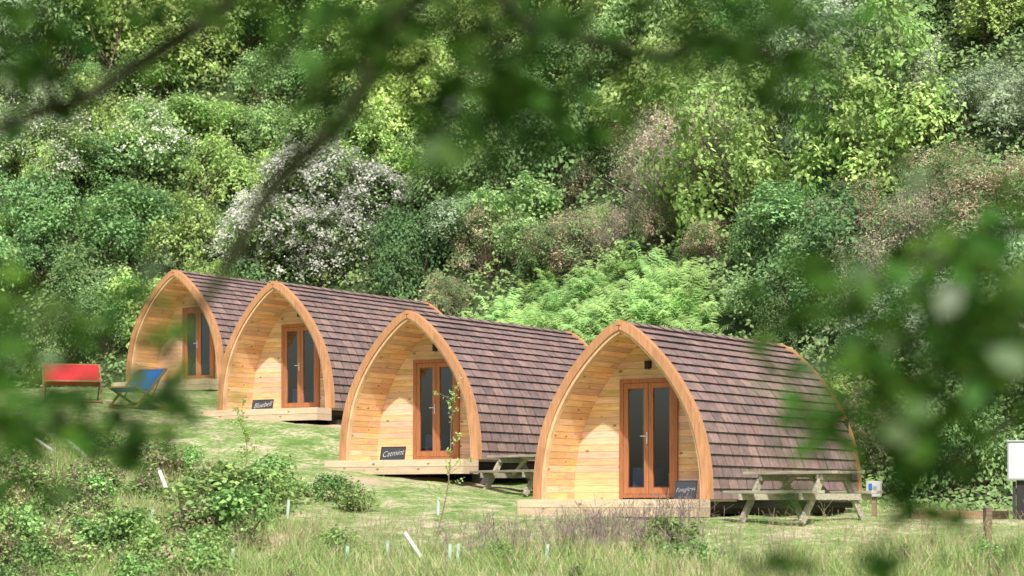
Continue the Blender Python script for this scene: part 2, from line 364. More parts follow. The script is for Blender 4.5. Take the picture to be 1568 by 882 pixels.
parts['interior_furnishing']=mb.mesh('interior_furnishing',M_cloth)
mb=MB(); mb.box(-.035,-.015,.94,.965,.95,1.15,(.7,.7,.7)); mb.cyl((-.025,.925,1.08),(-.14,.925,1.08),.009,.009,(.75,.75,.75)); mb.cyl((-.025,.96,1.08),(-.025,.92,1.08),.01,.01,(.75,.75,.75))
parts['door_handle']=mb.mesh('door_handle',M_metal)
mb=MB(); mb.box(-.04,.04,.97,.999,2.24,2.36,(.02,.02,.02)); mb.cyl((0,.92,2.22),(0,.92,2.36),.05,.05,(.02,.02,.02),14); mb.box(-.012,.012,.93,.975,2.28,2.31,(.02,.02,.02)); mb.cyl((0,.92,2.205),(0,.92,2.219),.03,.038,(.3,.3,.28),14)
parts['porch_lamp']=mb.mesh('porch_lamp',M_metal)
mb=MB(); y=-.5
while y<.99:
    mb.box(-1.66,1.66,y,min(y+.14,1.0),-.035,-.002,DECK*r2.uniform(.85,1.1)); y+=.146
mb.box(-1.67,1.67,-.535,-.503,-.135,.0,DECK*1.05); mb.box(-1.67,1.67,-.53,-.503,-.285,-.142,DECK*.92)
mb.box(-1.695,-1.672,-.53,.95,-.14,-.005,DECK*.9);mb.box(1.672,1.695,-.53,-.02,-.14,-.005,DECK*.9)
mb.box(-1.695,-1.672,-.53,.95,-.285,-.146,DECK*.8);mb.box(1.672,1.695,-.53,-.02,-.285,-.146,DECK*.8)
parts['porch_deck']=mb.mesh('porch_deck',M_deck)
mb=MB()
for x in (-1.35,0,1.35): mb.box(x-.07,x+.07,-.45,L-.1,-.24,-.04,(.05,.035,.03))
for x in (-1.35,0,1.35):
    for y in (.6,2.6,4.2,5.6): mb.box(x-.14,x+.14,y-.14,y+.14,-.8,-.242,(.12,.115,.11))
mb.box(-1.6,1.6,1.05,L-.1,-.037,-.02,(.05,.035,.03))
mb.box(1.56,1.585,.1,L-.1,-.15,-.04,(.035,.025,.025));mb.box(-1.585,-1.56,1.05,L-.1,-.15,-.04,(.035,.025,.025))
parts['base_skids']=mb.mesh('base_skids',M_dark)

pods=[(1.8,35.0,.08),(-2.06,41.7,.87),(-5.5,48.6,2.18),(-9.0,56.0,3.27)]
signs=[(1.2,.03,.37,.29,'Foxglove'),(-.62,.3,.58,.27,'Catmint'),(-.62,.3,.60,.25,'Bluebell'),None]
tm,nt,nn,l=newmat('chalk'); o_=N(nn,'ShaderNodeOutputMaterial');p_=N(nn,'ShaderNodeBsdfPrincipled');p_.inputs['Base Color'].default_value=(.6,.6,.58,1);p_.inputs['Roughness'].default_value=.9;l.new(p_.outputs[0],o_.inputs[0])
for i,(x,y,z) in enumerate(pods):
    e=empty('glamping_pod',(x,y,z),-TH)
    for k,m in parts.items(): link(D.objects.new(k,m),e)
    if signs[i]:
        sx,sy,w,h,t=signs[i]
        mb=MB(); mb.box(-w/2,w/2,0,.015,0,h,(.055,.06,.07))
        for a in ((-w/2,w/2,-.006,.018,-.012,.0),(-w/2,w/2,-.006,.018,h,h+.012),(-w/2-.012,-w/2,-.006,.018,-.012,h+.012),(w/2,w/2+.012,-.006,.018,-.012,h+.012)): mb.box(*a,(.06,.05,.045))
        s_=mb.obj('chalkboard_sign',M_metal,e); s_.location=(sx,sy,.012); s_.rotation_euler=(math.radians(-12),0,0)
        cu=D.curves.new('chalk_lettering','FONT'); cu.body=t; cu.size=w*.28; cu.shear=.45; cu.offset=-.0022; cu.extrude=.0008; cu.align_x='CENTER'; cu.align_y='CENTER'
        cu.materials.append(tm); to=D.objects.new('chalk_lettering',cu); link(to,s_); to.location=(0,-.003,h*.52); to.rotation_euler=(math.pi/2,math.radians(-6),0)

# ------------------------------------------------------------------ picnic tables
def picnic(x,y,rz,zg):
    e=empty('picnic_table',(x,y,zg),rz); g=np.array([.48,.44,.34]); r=np.random.default_rng(int(abs(x)*100)); f=lambda:g*r.uniform(.7,1.2)
    mb=MB()
    for k in range(5): y0=-.36+k*.146; mb.box(-.92,.92,y0,y0+.134,.725,.77,f())
    mb.obj('table_top',M_grey,e,.004)
    mb=MB()
    for s in (-1,1):
        for k in range(2): y0=s*.66-.135+k*.138; mb.box(-.92,.92,y0,y0+.13,.43,.475,f())
    mb.obj('benches',M_grey,e,.004)
    mb=MB()
    for xx in (-.62,.62):
        for s in (-1,1):
            mb.beam((xx,s*.22,.722),(xx,s*.70,0),.05,.11,f(),up=(0,1,0))
        mb.beam((xx+.052,-.8,.38),(xx+.052,.8,.38),.05,.095,f())
        mb.beam((xx+.052,-.34,.675),(xx+.052,.34,.675),.05,.09,f())
        mb.beam((xx*.9,0,.40),(xx*.25,0,.70),.07,.045,f())
    mb.box(-.25,.25,-.04,.04,.68,.722,f())
    mb.obj('a_frame_legs',M_grey,e,.004)
picnic(4.45,32.2,math.radians(-50),-.27)
picnic(.38,40.3,math.radians(-50),.17)

# ------------------------------------------------------------------ deckchairs
def deckchair(x,y,rz,col,w):
    zg=tz(x,y); e=empty('deck_chair',(x,y,zg),rz); wd=(.35,.2,.1); mb=MB()
    for s in (-w/2,w/2):
        mb.beam((s,-.45,.02),(s,.5,.95),.03,.05,wd); mb.beam((s*.92,.55,.02),(s*.92,-.45,.50),.03,.05,wd); mb.beam((s,.3,.75),(s,.05,.28),.02,.03,wd)
    for p in ((.5,.95),(-.45,.50),(-.45,.03),(.55,.03)): mb.beam((-w/2,p[0],p[1]),(w/2,p[0],p[1]),.035,.035,wd)
    mb.obj('frame',M_trim,e)
    mb=MB(); pts=[]
    for i in range(13):
        t=i/12; pts.append((.5-.95*t,.97-.45*t-.30*math.sin(math.pi*t)*(1+.3*(t-.5))))
    for i in range(12):
        a,b=pts[i],pts[i+1]; mb.quad([(-w/2+.03,a[0],a[1]),(w/2-.03,a[0],a[1]),(w/2-.03,b[0],b[1]),(-w/2+.03,b[0],b[1])],col)
    mb.obj('sling',M_cloth,e,smooth=True)
deckchair(-10.5,50.2,math.radians(15),(.46,.035,.045),1.35)
deckchair(-8.85,49.6,math.radians(-38),(.02,.13,.42),.98)

# ------------------------------------------------------------------ small site furniture
def metercab():
    x,y=7.98,33.0; zg=tz(x,y); e=empty('electrical_cabinet',(x,y,zg),math.radians(-12))
    mb=MB(); mb.box(-.2,.2,-.1,.12,.62,1.22,(.52,.55,.6)); mb.box(-.185,.185,-.112,-.101,.64,1.2,(.56,.59,.63)); mb.box(-.22,.22,-.13,.14,1.222,1.245,(.5,.52,.55)); mb.cyl((.14,-.113,.93),(.14,-.13,.93),.014,.014,(.05,.05,.05)); mb.obj('cabinet_box',M_metal,e,.006)
    mb=MB(); mb.box(-.06,.06,-.03,.09,-.1,.618,(.035,.03,.03)); mb.box(-.12,-.07,.0,.05,-.1,.6,(.05,.05,.05)); mb.obj('post',M_dark,e)
metercab()
def hookup():
    x,y=6.02,35.0; zg=tz(x,y); e=empty('power_hookup_box',(x,y,zg),math.radians(-25))
    mb=MB(); mb.box(-.12,.12,-.05,.07,.36,.62,(.5,.52,.52)); mb.box(-.07,-.01,-.062,-.052,.46,.58,(.05,.15,.5)); mb.box(.01,.07,-.062,-.052,.42,.54,(.3,.3,.3)); mb.obj('box',M_metal,e,.006)
    mb=MB(); mb.box(-.04,.04,.0,.06,-.1,.358,(.3,.22,.14)); mb.obj('post',M_grey,e)
hookup()
mb=MB(); o_=empty('timber_edging',(7.15,33.7,tz(7.15,33.7)+.04),math.radians(3)); mb.box(-.78,.0,-.09,.09,-.06,.12,(.34,.22,.13)); mb.box(.01,.80,-.085,.095,-.06,.115,(.30,.20,.12)); mb.obj('sleepers',M_grey,o_,.01)
mb=MB(); o_=empty('wooden_post',(6.65,29.4,tz(6.65,29.4)),.3); mb.box(-.05,.05,-.05,.05,-.2,.5,(.22,.16,.11)); mb.obj('post_shaft',M_grey,o_,.01)
GPOS=[]
def guard(a,b,Y1,r=.035,col=(.78,.78,.72)):
    p=at(*a,Y1);q=at(*b,Y1-.1)
    d=(q-p).normalized(); mb=MB(); mb.cyl(p,q+d*.35,r,r,col,10); mb.cyl(p-d*.05,p+d*.1,r*.45,r*.45,(.4,.3,.2),6)
    mb.obj('tree_guard',M_metal,smooth=False); GPOS.append((q.x,Y1))
for a,b in (((38,661),(74,686)),((97,668),(131,698)),((244,721),(262,768)),((620,816),(652,864))):
    x,y=survey((a[0]+b[0])/2,b[1]+4,.0); guard(a,b,y,.036 if y>35 else .027)
for px,py in ((440,795),(687,872),(592,862),(355,875),(700,868),(836,870),(670,790),(150,840),(530,872),(232,812)):
    x,y=survey(px,py); z=tz(x,y); mb=MB(); mb.cyl((x,y,z-.05),(x+.02,y,z+.3),.028,.028,(.5,.64,.54),10); mb.obj('tree_guard',M_metal); GPOS.append((x,y))

# ------------------------------------------------------------------ foliage generators
def leaves_geo(P,Nrm,sz,asp,r):
    m=len(P); a=r.normal(size=(m,3)); a-= (a*Nrm).sum(1)[:,None]*Nrm; a/=np.linalg.norm(a,axis=1)[:,None]+1e-9
    b=np.cross(Nrm,a); s=sz[:,None]
    v0=P-a*s*.5; v2=P+a*s*.5; v1=P+b*s*asp*.5+Nrm*s*.08; v3=P-b*s*asp*.5+Nrm*s*.08
    V=np.stack([v0,v1,v2,v3],1).reshape(-1,3); Fc=np.arange(4*m).reshape(m,4); return V,Fc
def sticks(A,B,r0,r1):
    m=len(A); d=B-A; d/=np.linalg.norm(d,axis=1)[:,None]+1e-9
    u=np.cross(d,np.array([.3,.2,.9])); u/=np.linalg.norm(u,axis=1)[:,None]+1e-9; w=np.cross(d,u)
    vs=[]
    for q,rr in ((A,r0),(B,r1)):
        for k in range(3):
            t=2*math.pi*k/3; vs.append(q+(u*math.cos(t)+w*math.sin(t))*np.asarray(rr).reshape(-1,1))
    V=np.stack(vs,1).reshape(-1,3); base=np.arange(m)[:,None]*6
    Fc=np.concatenate([base+np.array([[k,(k+1)%3,3+(k+1)%3,3+k]]) for k in range(3)],0); return V,Fc
def bush(name,seed,R=1.5,Hh=2.1,nl=10,ncl=320,lpc=25,leaf=.095,asp=.6,pal=((.1,.2,.04),),tip=None,tipf=0,flower=0,twigs=40,sig=.14,up=.65,twigcol=(.26,.2,.15),mat=None,twigout=0):
    r=np.random.default_rng(seed)
    lc=[];lr=[]
    for i in range(nl):
        t=r.uniform(0,2*math.pi); q=R*.8*math.sqrt(r.random()); zz=r.uniform(.18,.9)*Hh*(1-.45*(q/R)); lc.append((q*math.cos(t),q*math.sin(t),zz)); lr.append(r.uniform(.2,.48)*R)
    lc=np.array(lc);lr=np.array(lr); pw=lr**2/(lr**2).sum()
    li=r.choice(nl,ncl*2,p=pw); d=r.normal(size=(ncl*2,3)); d/=np.linalg.norm(d,axis=1)[:,None]; d[:,2]=np.where(d[:,2]<-.4,-d[:,2],d[:,2])
    C=lc[li]+d*(lr[li]*(.85+.38*r.random(ncl*2)**2))[:,None]*np.array([1,1,Hh/R*.7])
    inside=np.zeros(len(C),bool)
    for j in range(nl):
        inside|=(np.linalg.norm((C-lc[j])/np.array([1,1,Hh/R*.7]),axis=1)<lr[j]*.72)
    ok=(~inside)&(C[:,2]>.05); C=C[ok][:ncl];d=d[ok][:ncl]; m=len(C)
    cs=r.uniform(.62,1.32,m); csz=r.uniform(.6,1.4,m)
    pal=np.array(pal); cp=pal[r.integers(0,len(pal),m)]
    if tip is not None:
        istip=r.random(m)<tipf; cp[istip]=np.array(tip)*r.uniform(.7,1.2,(istip.sum(),1))
    idx=np.repeat(np.arange(m),lpc); P=C[idx]+r.normal(size=(len(idx),3))*(sig*csz[idx])[:,None]*np.array([1,1,.75])
    Nn=d[idx]*.7+np.array([0,0,up])+r.normal(size=(len(idx),3))*.45; Nn/=np.linalg.norm(Nn,axis=1)[:,None]
    sz=leaf*r.uniform(.6,1.35,len(idx)); col=cp[idx]*(cs[idx]*r.uniform(.78,1.22,len(idx)))[:,None]
    if flower>0:
        top=(d[:,2]>-.3)&(r.random(m)<flower); fl=top[idx]&(r.random(len(idx))<.85)
        col[fl]=np.array([.88,.88,.80])*r.uniform(.88,1.03,(fl.sum(),1)); sz[fl]*=.9; P[fl]+=d[idx][fl]*.14
    V,Fc=leaves_geo(P,Nn,sz,asp,r); Cc=np.repeat(col,4,0)
    ti=r.integers(0,m,twigs+twigout); A=np.stack([r.normal(size=len(ti))*.15*R,r.normal(size=len(ti))*.15*R,np.zeros(len(ti))],1)
    B=C[ti].copy(); B[twigs:]+=d[ti[twigs:]]*r.uniform(.1,.3,(len(ti)-twigs,1)); mid=A*.5+B*.5+r.normal(size=A.shape)*.1*R; mid[:,2]-=.05
    r_=np.full(len(ti),.02*R/1.5);r1_=np.full(len(ti),.011);r2_=np.full(len(ti),.004)
    V1,F1=sticks(A,mid,r_,r1_);V2,F2=sticks(mid,B,r1_,r2_)
    tc_=np.tile(np.array(twigcol),(len(V1)+len(V2),1))*r.uniform(.7,1.2,(len(V1)+len(V2),1))
    Vv=np.vstack([V,V1,V2]); FF=np.vstack([Fc,F1+len(V),F2+len(V)+len(V1)]); CC=np.vstack([Cc,tc_])
    return mesh_np(name,Vv,FF,CC,mat or M_leaf)
B_={}
B_['bright']=[bush('bright_shrub',10+i,pal=((.47,.64,.22),(.40,.58,.19),(.54,.69,.27)),leaf=.12,lpc=20,Hh=1.9+.4*i) for i in range(3)]
B_['mid']=[bush('green_shrub',20+i,pal=((.33,.50,.21),(.37,.54,.23),(.28,.45,.19)),leaf=.105,lpc=22,Hh=1.8+.4*i) for i in range(3)]
B_['dark']=[bush('dark_shrub',30+i,pal=((.21,.34,.15),(.25,.38,.16)),leaf=.10,lpc=22) for i in range(2)]
B_['grey']=[bush('willow_shrub',40+i,pal=((.47,.58,.38),(.40,.52,.31),(.53,.63,.43)),leaf=.105,asp=.38,Hh=2.5,lpc=28) for i in range(2)]
B_['gorse']=[bush('gorse_shrub',50+i,pal=((.34,.46,.22),(.38,.47,.25),(.29,.41,.19)),tip=(.62,.47,.35),tipf=.36,leaf=.09,asp=.32,twigs=50,sig=.12,lpc=30,twigout=20) for i in range(3)]
B_['pink']=[bush('dead_gorse_shrub',60+i,pal=((.68,.56,.47),(.58,.47,.39),(.46,.48,.30)),tip=(.34,.46,.21),tipf=.32,leaf=.085,asp=.25,twigs=100,sig=.13,lpc=24,twigcol=(.64,.56,.5),twigout=90) for i in range(2)]
B_['haw']=[bush('flowering_shrub',70+i,pal=((.40,.55,.22),(.35,.50,.20)),leaf=.09,flower=.30) for i in range(2)]
haw=[bush('hawthorn_blossom',80+i,pal=((.30,.42,.18),(.26,.36,.15)),leaf=.10,flower=.6,R=1.6,Hh=2.3,nl=12,ncl=420,sig=.11) for i in range(2)]
def bracken(name,seed):
    r=np.random.default_rng(seed); Vs=[];Cs=[];Fs=[];b=0
    for i in range(20):
        t=r.uniform(0,2*math.pi); ln=r.uniform(.4,.8); h=r.uniform(.35,.75); x0,y0=r.normal(size=2)*.25
        base=np.array([.41,.61,.22])*r.uniform(.8,1.15)
        dirv=np.array([math.cos(t),math.sin(t),0]);side=np.array([-math.sin(t),math.cos(t),0])
        for k in range(16):
            s=(k+1)/16; pos=np.array([x0,y0,0])+dirv*ln*s*.8+np.array([0,0,h*(math.sin(s*2.1))]); w=.2*math.sin(math.pi*(s*.85+.12))*ln
            tn=dirv*.9+np.array([0,0,h*2.1*math.cos(s*2.1)])*.3
            for sg in (-1,1):
                tip_=pos+side*sg*w+tn*.05+np.array([0,0,-w*.25+r.normal()*.015])
                Vs+=[pos-tn*.018,pos+tn*.018,tip_+tn*.008,tip_-tn*.004]; c=base*r.uniform(.85,1.2); Cs+=[c]*4; Fs.append((b,b+1,b+2,b+3)); b+=4
    return mesh_np(name,np.array(Vs),np.array(Fs),np.array(Cs),M_leaf)
BR=[bracken('bracken_clump',90+i) for i in range(4)]

patch=[(30,100,'grey'),(120,60,'mid'),(200,60,'bright'),(60,150,'grey'),(300,120,'bright'),(150,200,'bright'),(60,260,'bright'),(230,270,'bright'),(350,200,'bright'),(440,150,'mid'),(60,350,'mid'),(250,330,'bright'),(20,420,'mid'),(130,400,'mid'),(30,500,'dark'),(120,480,'mid'),(300,370,'bright'),(370,290,'mid'),(420,230,'bright'),(90,225,'haw'),(240,190,'haw'),(150,170,'haw'),(500,170,'mid'),(560,200,'bright'),(560,330,'grey'),(500,290,'bright'),(600,390,'gorse'),(540,430,'dark'),(640,440,'dark'),(660,330,'mid'),(640,270,'grey'),(720,350,'grey'),(700,200,'mid'),(780,300,'mid'),(730,410,'gorse'),(800,370,'mid'),(870,290,'gorse'),(930,250,'gorse'),(880,340,'gorse'),(950,330,'gorse'),(1000,270,'pink'),(1060,320,'gorse'),(1090,180,'pink'),(1130,230,'pink'),(1000,150,'bright'),(930,120,'mid'),(800,100,'bright'),(700,60,'bright'),(600,60,'bright'),(1050,60,'mid'),(1150,120,'mid'),(1230,180,'bright'),(1200,250,'bright'),(1180,330,'mid'),(1300,120,'dark'),(1330,50,'haw'),(1400,60,'haw'),(1420,150,'bright'),(1500,60,'grey'),(1550,120,'grey'),(1480,250,'gorse'),(1350,280,'gorse'),(1370,340,'pink'),(1300,350,'mid'),(1380,420,'pink'),(1250,400,'mid'),(1450,330,'mid'),(1560,220,'gorse'),(1160,420,'mid'),(1190,480,'dark'),(1300,550,'mid'),(1400,600,'gorse'),(1500,560,'mid'),(1540,480,'grey'),(1450,700,'mid'),(1400,500,'mid'),(1350,700,'dark')]
PW=np.array([survey(px,py,1.3) for px,py,_ in patch]); PT=[t for _,_,t in patch]
# outline of the bracken slope, as compass bearing / elevation limits from the survey
bra_x=np.array([690,740,800,880,960,1060,1110,1150]); bra_y=np.array([492,455,415,392,368,385,430,530])
def bearing(X,Y,Z): return 784+X/Y*F,772-Z/Y*F
def in_bracken(X,Y,Z):
    px,py=bearing(X,Y,Z)
    return (px>690)&(px<1150)&(py>np.interp(px,bra_x,bra_y))
HAW=[]
for px,py,s in ((425,385,1.1),(475,350,1.35),(530,325,1.15),(450,330,1.1),(500,395,1.05),(405,360,.95)):
    x,y=survey(px,py,1.0); HAW.append((x,y,s))
hawY=max(h[1] for h in HAW)
shr=empty('hillside_shrubs'); brk=empty('bracken_patch')
r=np.random.default_rng(5)
cand=[]
for sp,dmin,dmax in ((1.6,.9,12),(2.05,12,60)):
    for x in np.arange(-45,45,sp):
        for y in np.arange(26,120,sp): cand.append((x+r.uniform(-.5,.5)*sp,y+r.uniform(-.5,.5)*sp,sp,dmin,dmax))
cand=np.array(cand); dd,_=toe_dist(cand[:,0],cand[:,1]); zz=terr(cand[:,0],cand[:,1])
ok=(dd>cand[:,3])&(dd<=cand[:,4])&(np.abs(cand[:,0]/cand[:,1])<.275)&(zz<.24*cand[:,1]+1.5)
cand=cand[ok];dd=dd[ok];zz=zz[ok]; cnt=0
for (x,y,sp,_,_),d,z in zip(cand,dd,zz):
    q=np.array([x,y])+r.normal(size=2)*.5; dist=np.hypot(PW[:,0]-q[0],PW[:,1]-q[1]); t=PT[int(np.argmin(dist))]
    if r.random()<.14: t=['mid','bright','dark','grey'][r.integers(4)]
    m=B_[t][r.integers(len(B_[t]))]
    s=(.45+.8*r.random()**1.3)*(1.0 if sp<1.7 else 1.35)*(.7 if d<2 else 1)
    if y<75 and (in_bracken(x,y,z+1.5*s) or in_bracken(x-1.0*s,y,z+1.1*s) or in_bracken(x+1.0*s,y,z+1.1*s)): continue
    hx,hy=bearing(x,y,z+1.8*s)
    if y<hawY+.5 and 380<hx<600 and 270<hy<415: continue
    o=D.objects.new(m.name,m); link(o,shr)
    o.location=(x,y,z-.3*s); o.rotation_euler=(r.normal()*.2,r.normal()*.2,r.uniform(0,6.28)); o.scale=(s*r.uniform(.8,1.2),s,s*r.uniform(.85,1.7)); cnt+=1
bx=[]
for x in np.arange(-10,16,.6):
    for y in np.arange(38,76,.6): bx.append((x+r.uniform(-.35,.35),y+r.uniform(-.35,.35)))
bx=np.array(bx); d,_=toe_dist(bx[:,0],bx[:,1]); z=terr(bx[:,0],bx[:,1]); nb=0
ok=(d>.4)&in_bracken(bx[:,0],bx[:,1],z+.8)
for (x,y),z_ in zip(bx[ok],z[ok]):
    m=BR[r.integers(4)]; o=D.objects.new(m.name,m); link(o,brk); s=r.uniform(.6,1.4); o.location=(x,y,z_-.05+.25*math.sin(x*1.3)*math.sin(y*1.1)); o.rotation_euler=(r.normal()*.2+.3,r.normal()*.2,r.normal()*.5); o.scale=(s*(1 if r.random()<.5 else -1),s,s); nb+=1
print('shrubs',cnt,'bracken',nb)
for i,(x,y,s) in enumerate(HAW):
    o=D.objects.new('hawthorn_bush',haw[i%2]); link(o); o.location=(x,y,tz(x,y)-.1); o.rotation_euler=(0,0,i*1.3); o.scale=(s,s,s*1.1)
for i,(px,py,s) in enumerate(((1340,60,1.5),(100,235,1.3),(230,205,1.2),(60,215,1.2))):
    x,y=survey(px,py,1.6); o=D.objects.new('hawthorn_bush',B_['haw'][i%2]); link(o); o.location=(x,y,tz(x,y)-.1); o.rotation_euler=(0,0,i*1.3); o.scale=(s,s,s*1.1)
# low scrub carpeting the slope between the shrubs
m=230000; Y=36+(116-36)*r.random(m)**1.3; X=r.uniform(-.275,.275,m)*Y; d,_=toe_dist(X,Y); Z=terr(X,Y); ok=(d>.1)&(Z<.24*Y+2)&(~in_bracken(X,Y,Z+.8)|(Y>76)); X,Y,Z,d=X[ok],Y[ok],Z[ok],d[ok]; m=len(X)
hb=.35+.35*np.sin(X*1.9+np.sin(Y*1.3)*2)*np.sin(Y*2.1+X)+.25*np.sin(X*4.7)*np.sin(Y*3.9)
Z=Z+np.maximum(hb,.05)*np.clip(d,.2,1.2)*r.uniform(.3,1.2,m)
Nn=r.normal(size=(m,3))*.4+np.array([-.1,-.6,.7]);Nn/=np.linalg.norm(Nn,axis=1)[:,None]
cA=np.array([.38,.54,.20]);cB=np.array([.27,.41,.17]);cC=np.array([.47,.51,.29]); kk_=(.5+.5*np.sin(X*.7+2)*np.sin(Y*.6))[:,None]
cu_=(cA*kk_+cB*(1-kk_)); cu_=np.where((r.random(m)<.12)[:,None],cC,cu_)*r.uniform(.7,1.25,(m,1))
V,Fc=leaves_geo(np.stack([X,Y,Z],1),Nn,r.uniform(.08,.18,m)*(1+np.clip(Y-60,0,40)*.012),.6,r)
link(D.objects.new('hillside_undergrowth',mesh_np('hillside_undergrowth',V,Fc,np.repeat(cu_,4,0),M_near)))

# ------------------------------------------------------------------ grass and weeds
def in_pod(X,Y,mg=.1):
    res=np.zeros(X.shape,bool)
    for x,y,z in pods:
        dx=X-x;dy=Y-y; lx=dx*math.cos(TH)-dy*math.sin(TH); ly=dx*math.sin(TH)+dy*math.cos(TH)
        res|=(np.abs(lx)<1.7+mg)&(ly>-.55-mg)&(ly<L+mg)
    return res
def tallness(X,Y):
    ex=np.array([-30,-12,-8,-5.5,-4,-2.5,0,2,3,12,20]); ey=np.array([46.5,46,43.2,39.5,35.0,32.0,30.5,29.9,29.5,29.5,29.6])
    e=np.interp(X,ex,ey)+.4*np.sin(X*1.3)+.25*np.sin(X*3.7); return np.clip((e-Y)/1.4,0,1)
def vnoise(X,Y,f,s):
    return .5+.25*(np.sin(X*f+s)*np.cos(Y*f*1.1+s*2)+np.sin(X*f*2.3+Y*f*1.7+s))
r=np.random.default_rng(11)
n1=540000; Yg=26+(66-26)*r.random(n1)**1.7; Xg=(r.uniform(-.275,.275,n1))*Yg
d,_=toe_dist(Xg,Yg); ok=(d<1.3)&(~in_pod(Xg,Yg,.0)); Xg=Xg[ok];Yg=Yg[ok]; T=tallness(Xg,Yg)
cl=vnoise(Xg,Yg,1.7,1.0)*.5+vnoise(Xg,Yg,4.3,2.0)*.5
keep=r.random(len(Xg))<np.where(T>.3,.55+.45*cl,.03+cl*.35)*(1-.97*np.clip(soilmask(Xg,Yg)*1.6,0,1)); Xg,Yg,T,cl=Xg[keep],Yg[keep],T[keep],cl[keep]
Zg=terr(Xg,Yg); m=len(Xg)
hgt=(.008+.02*r.random(m))*(1-T)+T*(.08+.34*r.random(m)**2)*(.25+1.25*cl)
edge=np.clip(1-np.abs(toe_dist(Xg,Yg)[0])/1.2,0,1); hgt+=edge*.2*r.random(m)
ang=r.uniform(0,2*math.pi,m); wd=.006+.006*r.random(m)+.004*(1-T)
lean=np.stack([np.cos(ang),np.sin(ang),np.zeros(m)],1)*(hgt*r.uniform(.1,1.0,m))[:,None]
a2=r.uniform(0,2*math.pi,m); side=np.stack([np.cos(a2),np.sin(a2),np.zeros(m)],1)*wd[:,None]
P0=np.stack([Xg,Yg,Zg-.01],1); V=np.stack([P0-side,P0+side,P0+lean+np.stack([np.zeros(m),np.zeros(m),hgt],1)],1).reshape(-1,3)
green=np.array([.31,.46,.14]);lt=np.array([.44,.58,.22]);straw=np.array([.74,.66,.43]);red=np.array([.52,.36,.26])
k=vnoise(Xg,Yg,.9,5.0); kr=r.random(m)
colr=np.where((kr<.5)[:,None],green,lt)
sp_=.10+.45*np.clip(k-.4,0,1)+.12*(Xg>-2)*T+.08*(1-T)
colr=np.where((r.random(m)<sp_)[:,None],straw,colr)
colr=np.where(((T>.5)&(r.random(m)<.06))[:,None],red,colr)
colr=colr*r.uniform(.75,1.2,(m,1))
me=mesh_np('meadow_grass',V,np.arange(3*m).reshape(m,3),np.repeat(colr,3,0),M_grass); link(D.objects.new('meadow_grass',me))
def stemmass(name,rects,cnt_,hh,cols,rad=.004,br=3):
    Xs=[];Ys=[]
    for (px,py,sx,sy) in rects:
        x0,y0=survey(px,py); Xs.append(x0+r.normal(size=cnt_)*sx);Ys.append(y0+r.normal(size=cnt_)*sy)
    X=np.concatenate(Xs);Y=np.concatenate(Ys);Z=terr(X,Y);m=len(X); h=hh*r.uniform(.5,1.15,m)
    A=np.stack([X,Y,Z],1);B=A+np.stack([r.normal(size=m)*.08,r.normal(size=m)*.08,h],1)
    As=[A];Bs=[B];R0=[np.full(m,rad)];R1=[np.full(m,rad*.6)]
    for j in range(br):
        t=r.uniform(.4,.95,m)[:,None]; p=A+(B-A)*t; q=p+np.stack([r.normal(size=m)*.08,r.normal(size=m)*.08,r.uniform(.05,.2,m)],1); As.append(p);Bs.append(q);R0.append(np.full(m,rad*.7));R1.append(np.full(m,rad*.9))
    V,Fc=sticks(np.vstack(As),np.vstack(Bs),np.concatenate(R0),np.concatenate(R1)); cols=np.array(cols)
    cc=np.repeat(cols[r.integers(0,len(cols),len(V)//6)]*r.uniform(.7,1.2,(len(V)//6,1)),6,0)
    link(D.objects.new(name,mesh_np(name,V,Fc,cc,M_grass)))
stemmass('dried_weed_stalks',[(900,835,.4,.4),(960,830,.4,.4),(1030,818,.3,.3),(1010,850,.5,.4),(880,850,.3,.4),(740,855,.4,.4)],75,.46,((.44,.33,.34),(.36,.28,.25),(.5,.4,.34)))
stemmass('tall_grass_stems',[(250,800,1.5,1.2),(560,850,1.2,.6),(1250,850,1.6,.5),(1450,850,1.3,.5),(150,730,1.5,1.5),(400,840,1.2,.8),(820,850,1.2,.5)],260,.46,((.70,.64,.42),(.5,.56,.26),(.6,.46,.32)),rad=.0025,br=2)
weed=[bush('bramble_leaves',100+i,R=.5,Hh=.6,nl=9,ncl=90,lpc=14,leaf=.065,asp=.7,pal=((.31,.48,.16),(.38,.55,.20),(.25,.41,.13)),twigs=20,sig=.07) for i in range(3)]
weed+=[bush('nettle_leaves',110+i,R=.35,Hh=.8,nl=9,ncl=60,lpc=12,leaf=.07,asp=.5,pal=((.40,.56,.20),(.46,.56,.26)),tip=(.58,.44,.32),tipf=.22,twigs=30,sig=.08,twigout=8) for i in range(2)]
def near_guard(X,Y): return any(abs(X/Y-gx_/gy_)<.014 and gy_-4<Y<gy_+.2 for gx_,gy_ in GPOS)
def weeds(name,lst):
    for (px,py,s) in lst:
        x,y=survey(px,py); o=D.objects.new(name,weed[r.integers(3)]); link(o); o.location=(x,y,tz(x,y)-.06); o.rotation_euler=(0,0,r.uniform(0,6)); o.scale=(s,s,s*r.uniform(.8,1.2))
weeds('bramble_bush',[(330,800,1.7),(365,790,1.7),(390,765,1.3),(345,840,1.4),(430,775,1.1),(305,775,1.0),(510,770,.9),(540,785,.8),(460,765,.7),(310,830,1.0),(1040,850,.8),(1065,870,.8),(15,730,1.2),(150,760,.9),(90,800,1.1),(200,860,1.1),(40,850,1.2),(130,870,1.),(520,850,.7),(760,868,.6)])
uw=empty('bank_undergrowth')
rr=np.random.default_rng(21)
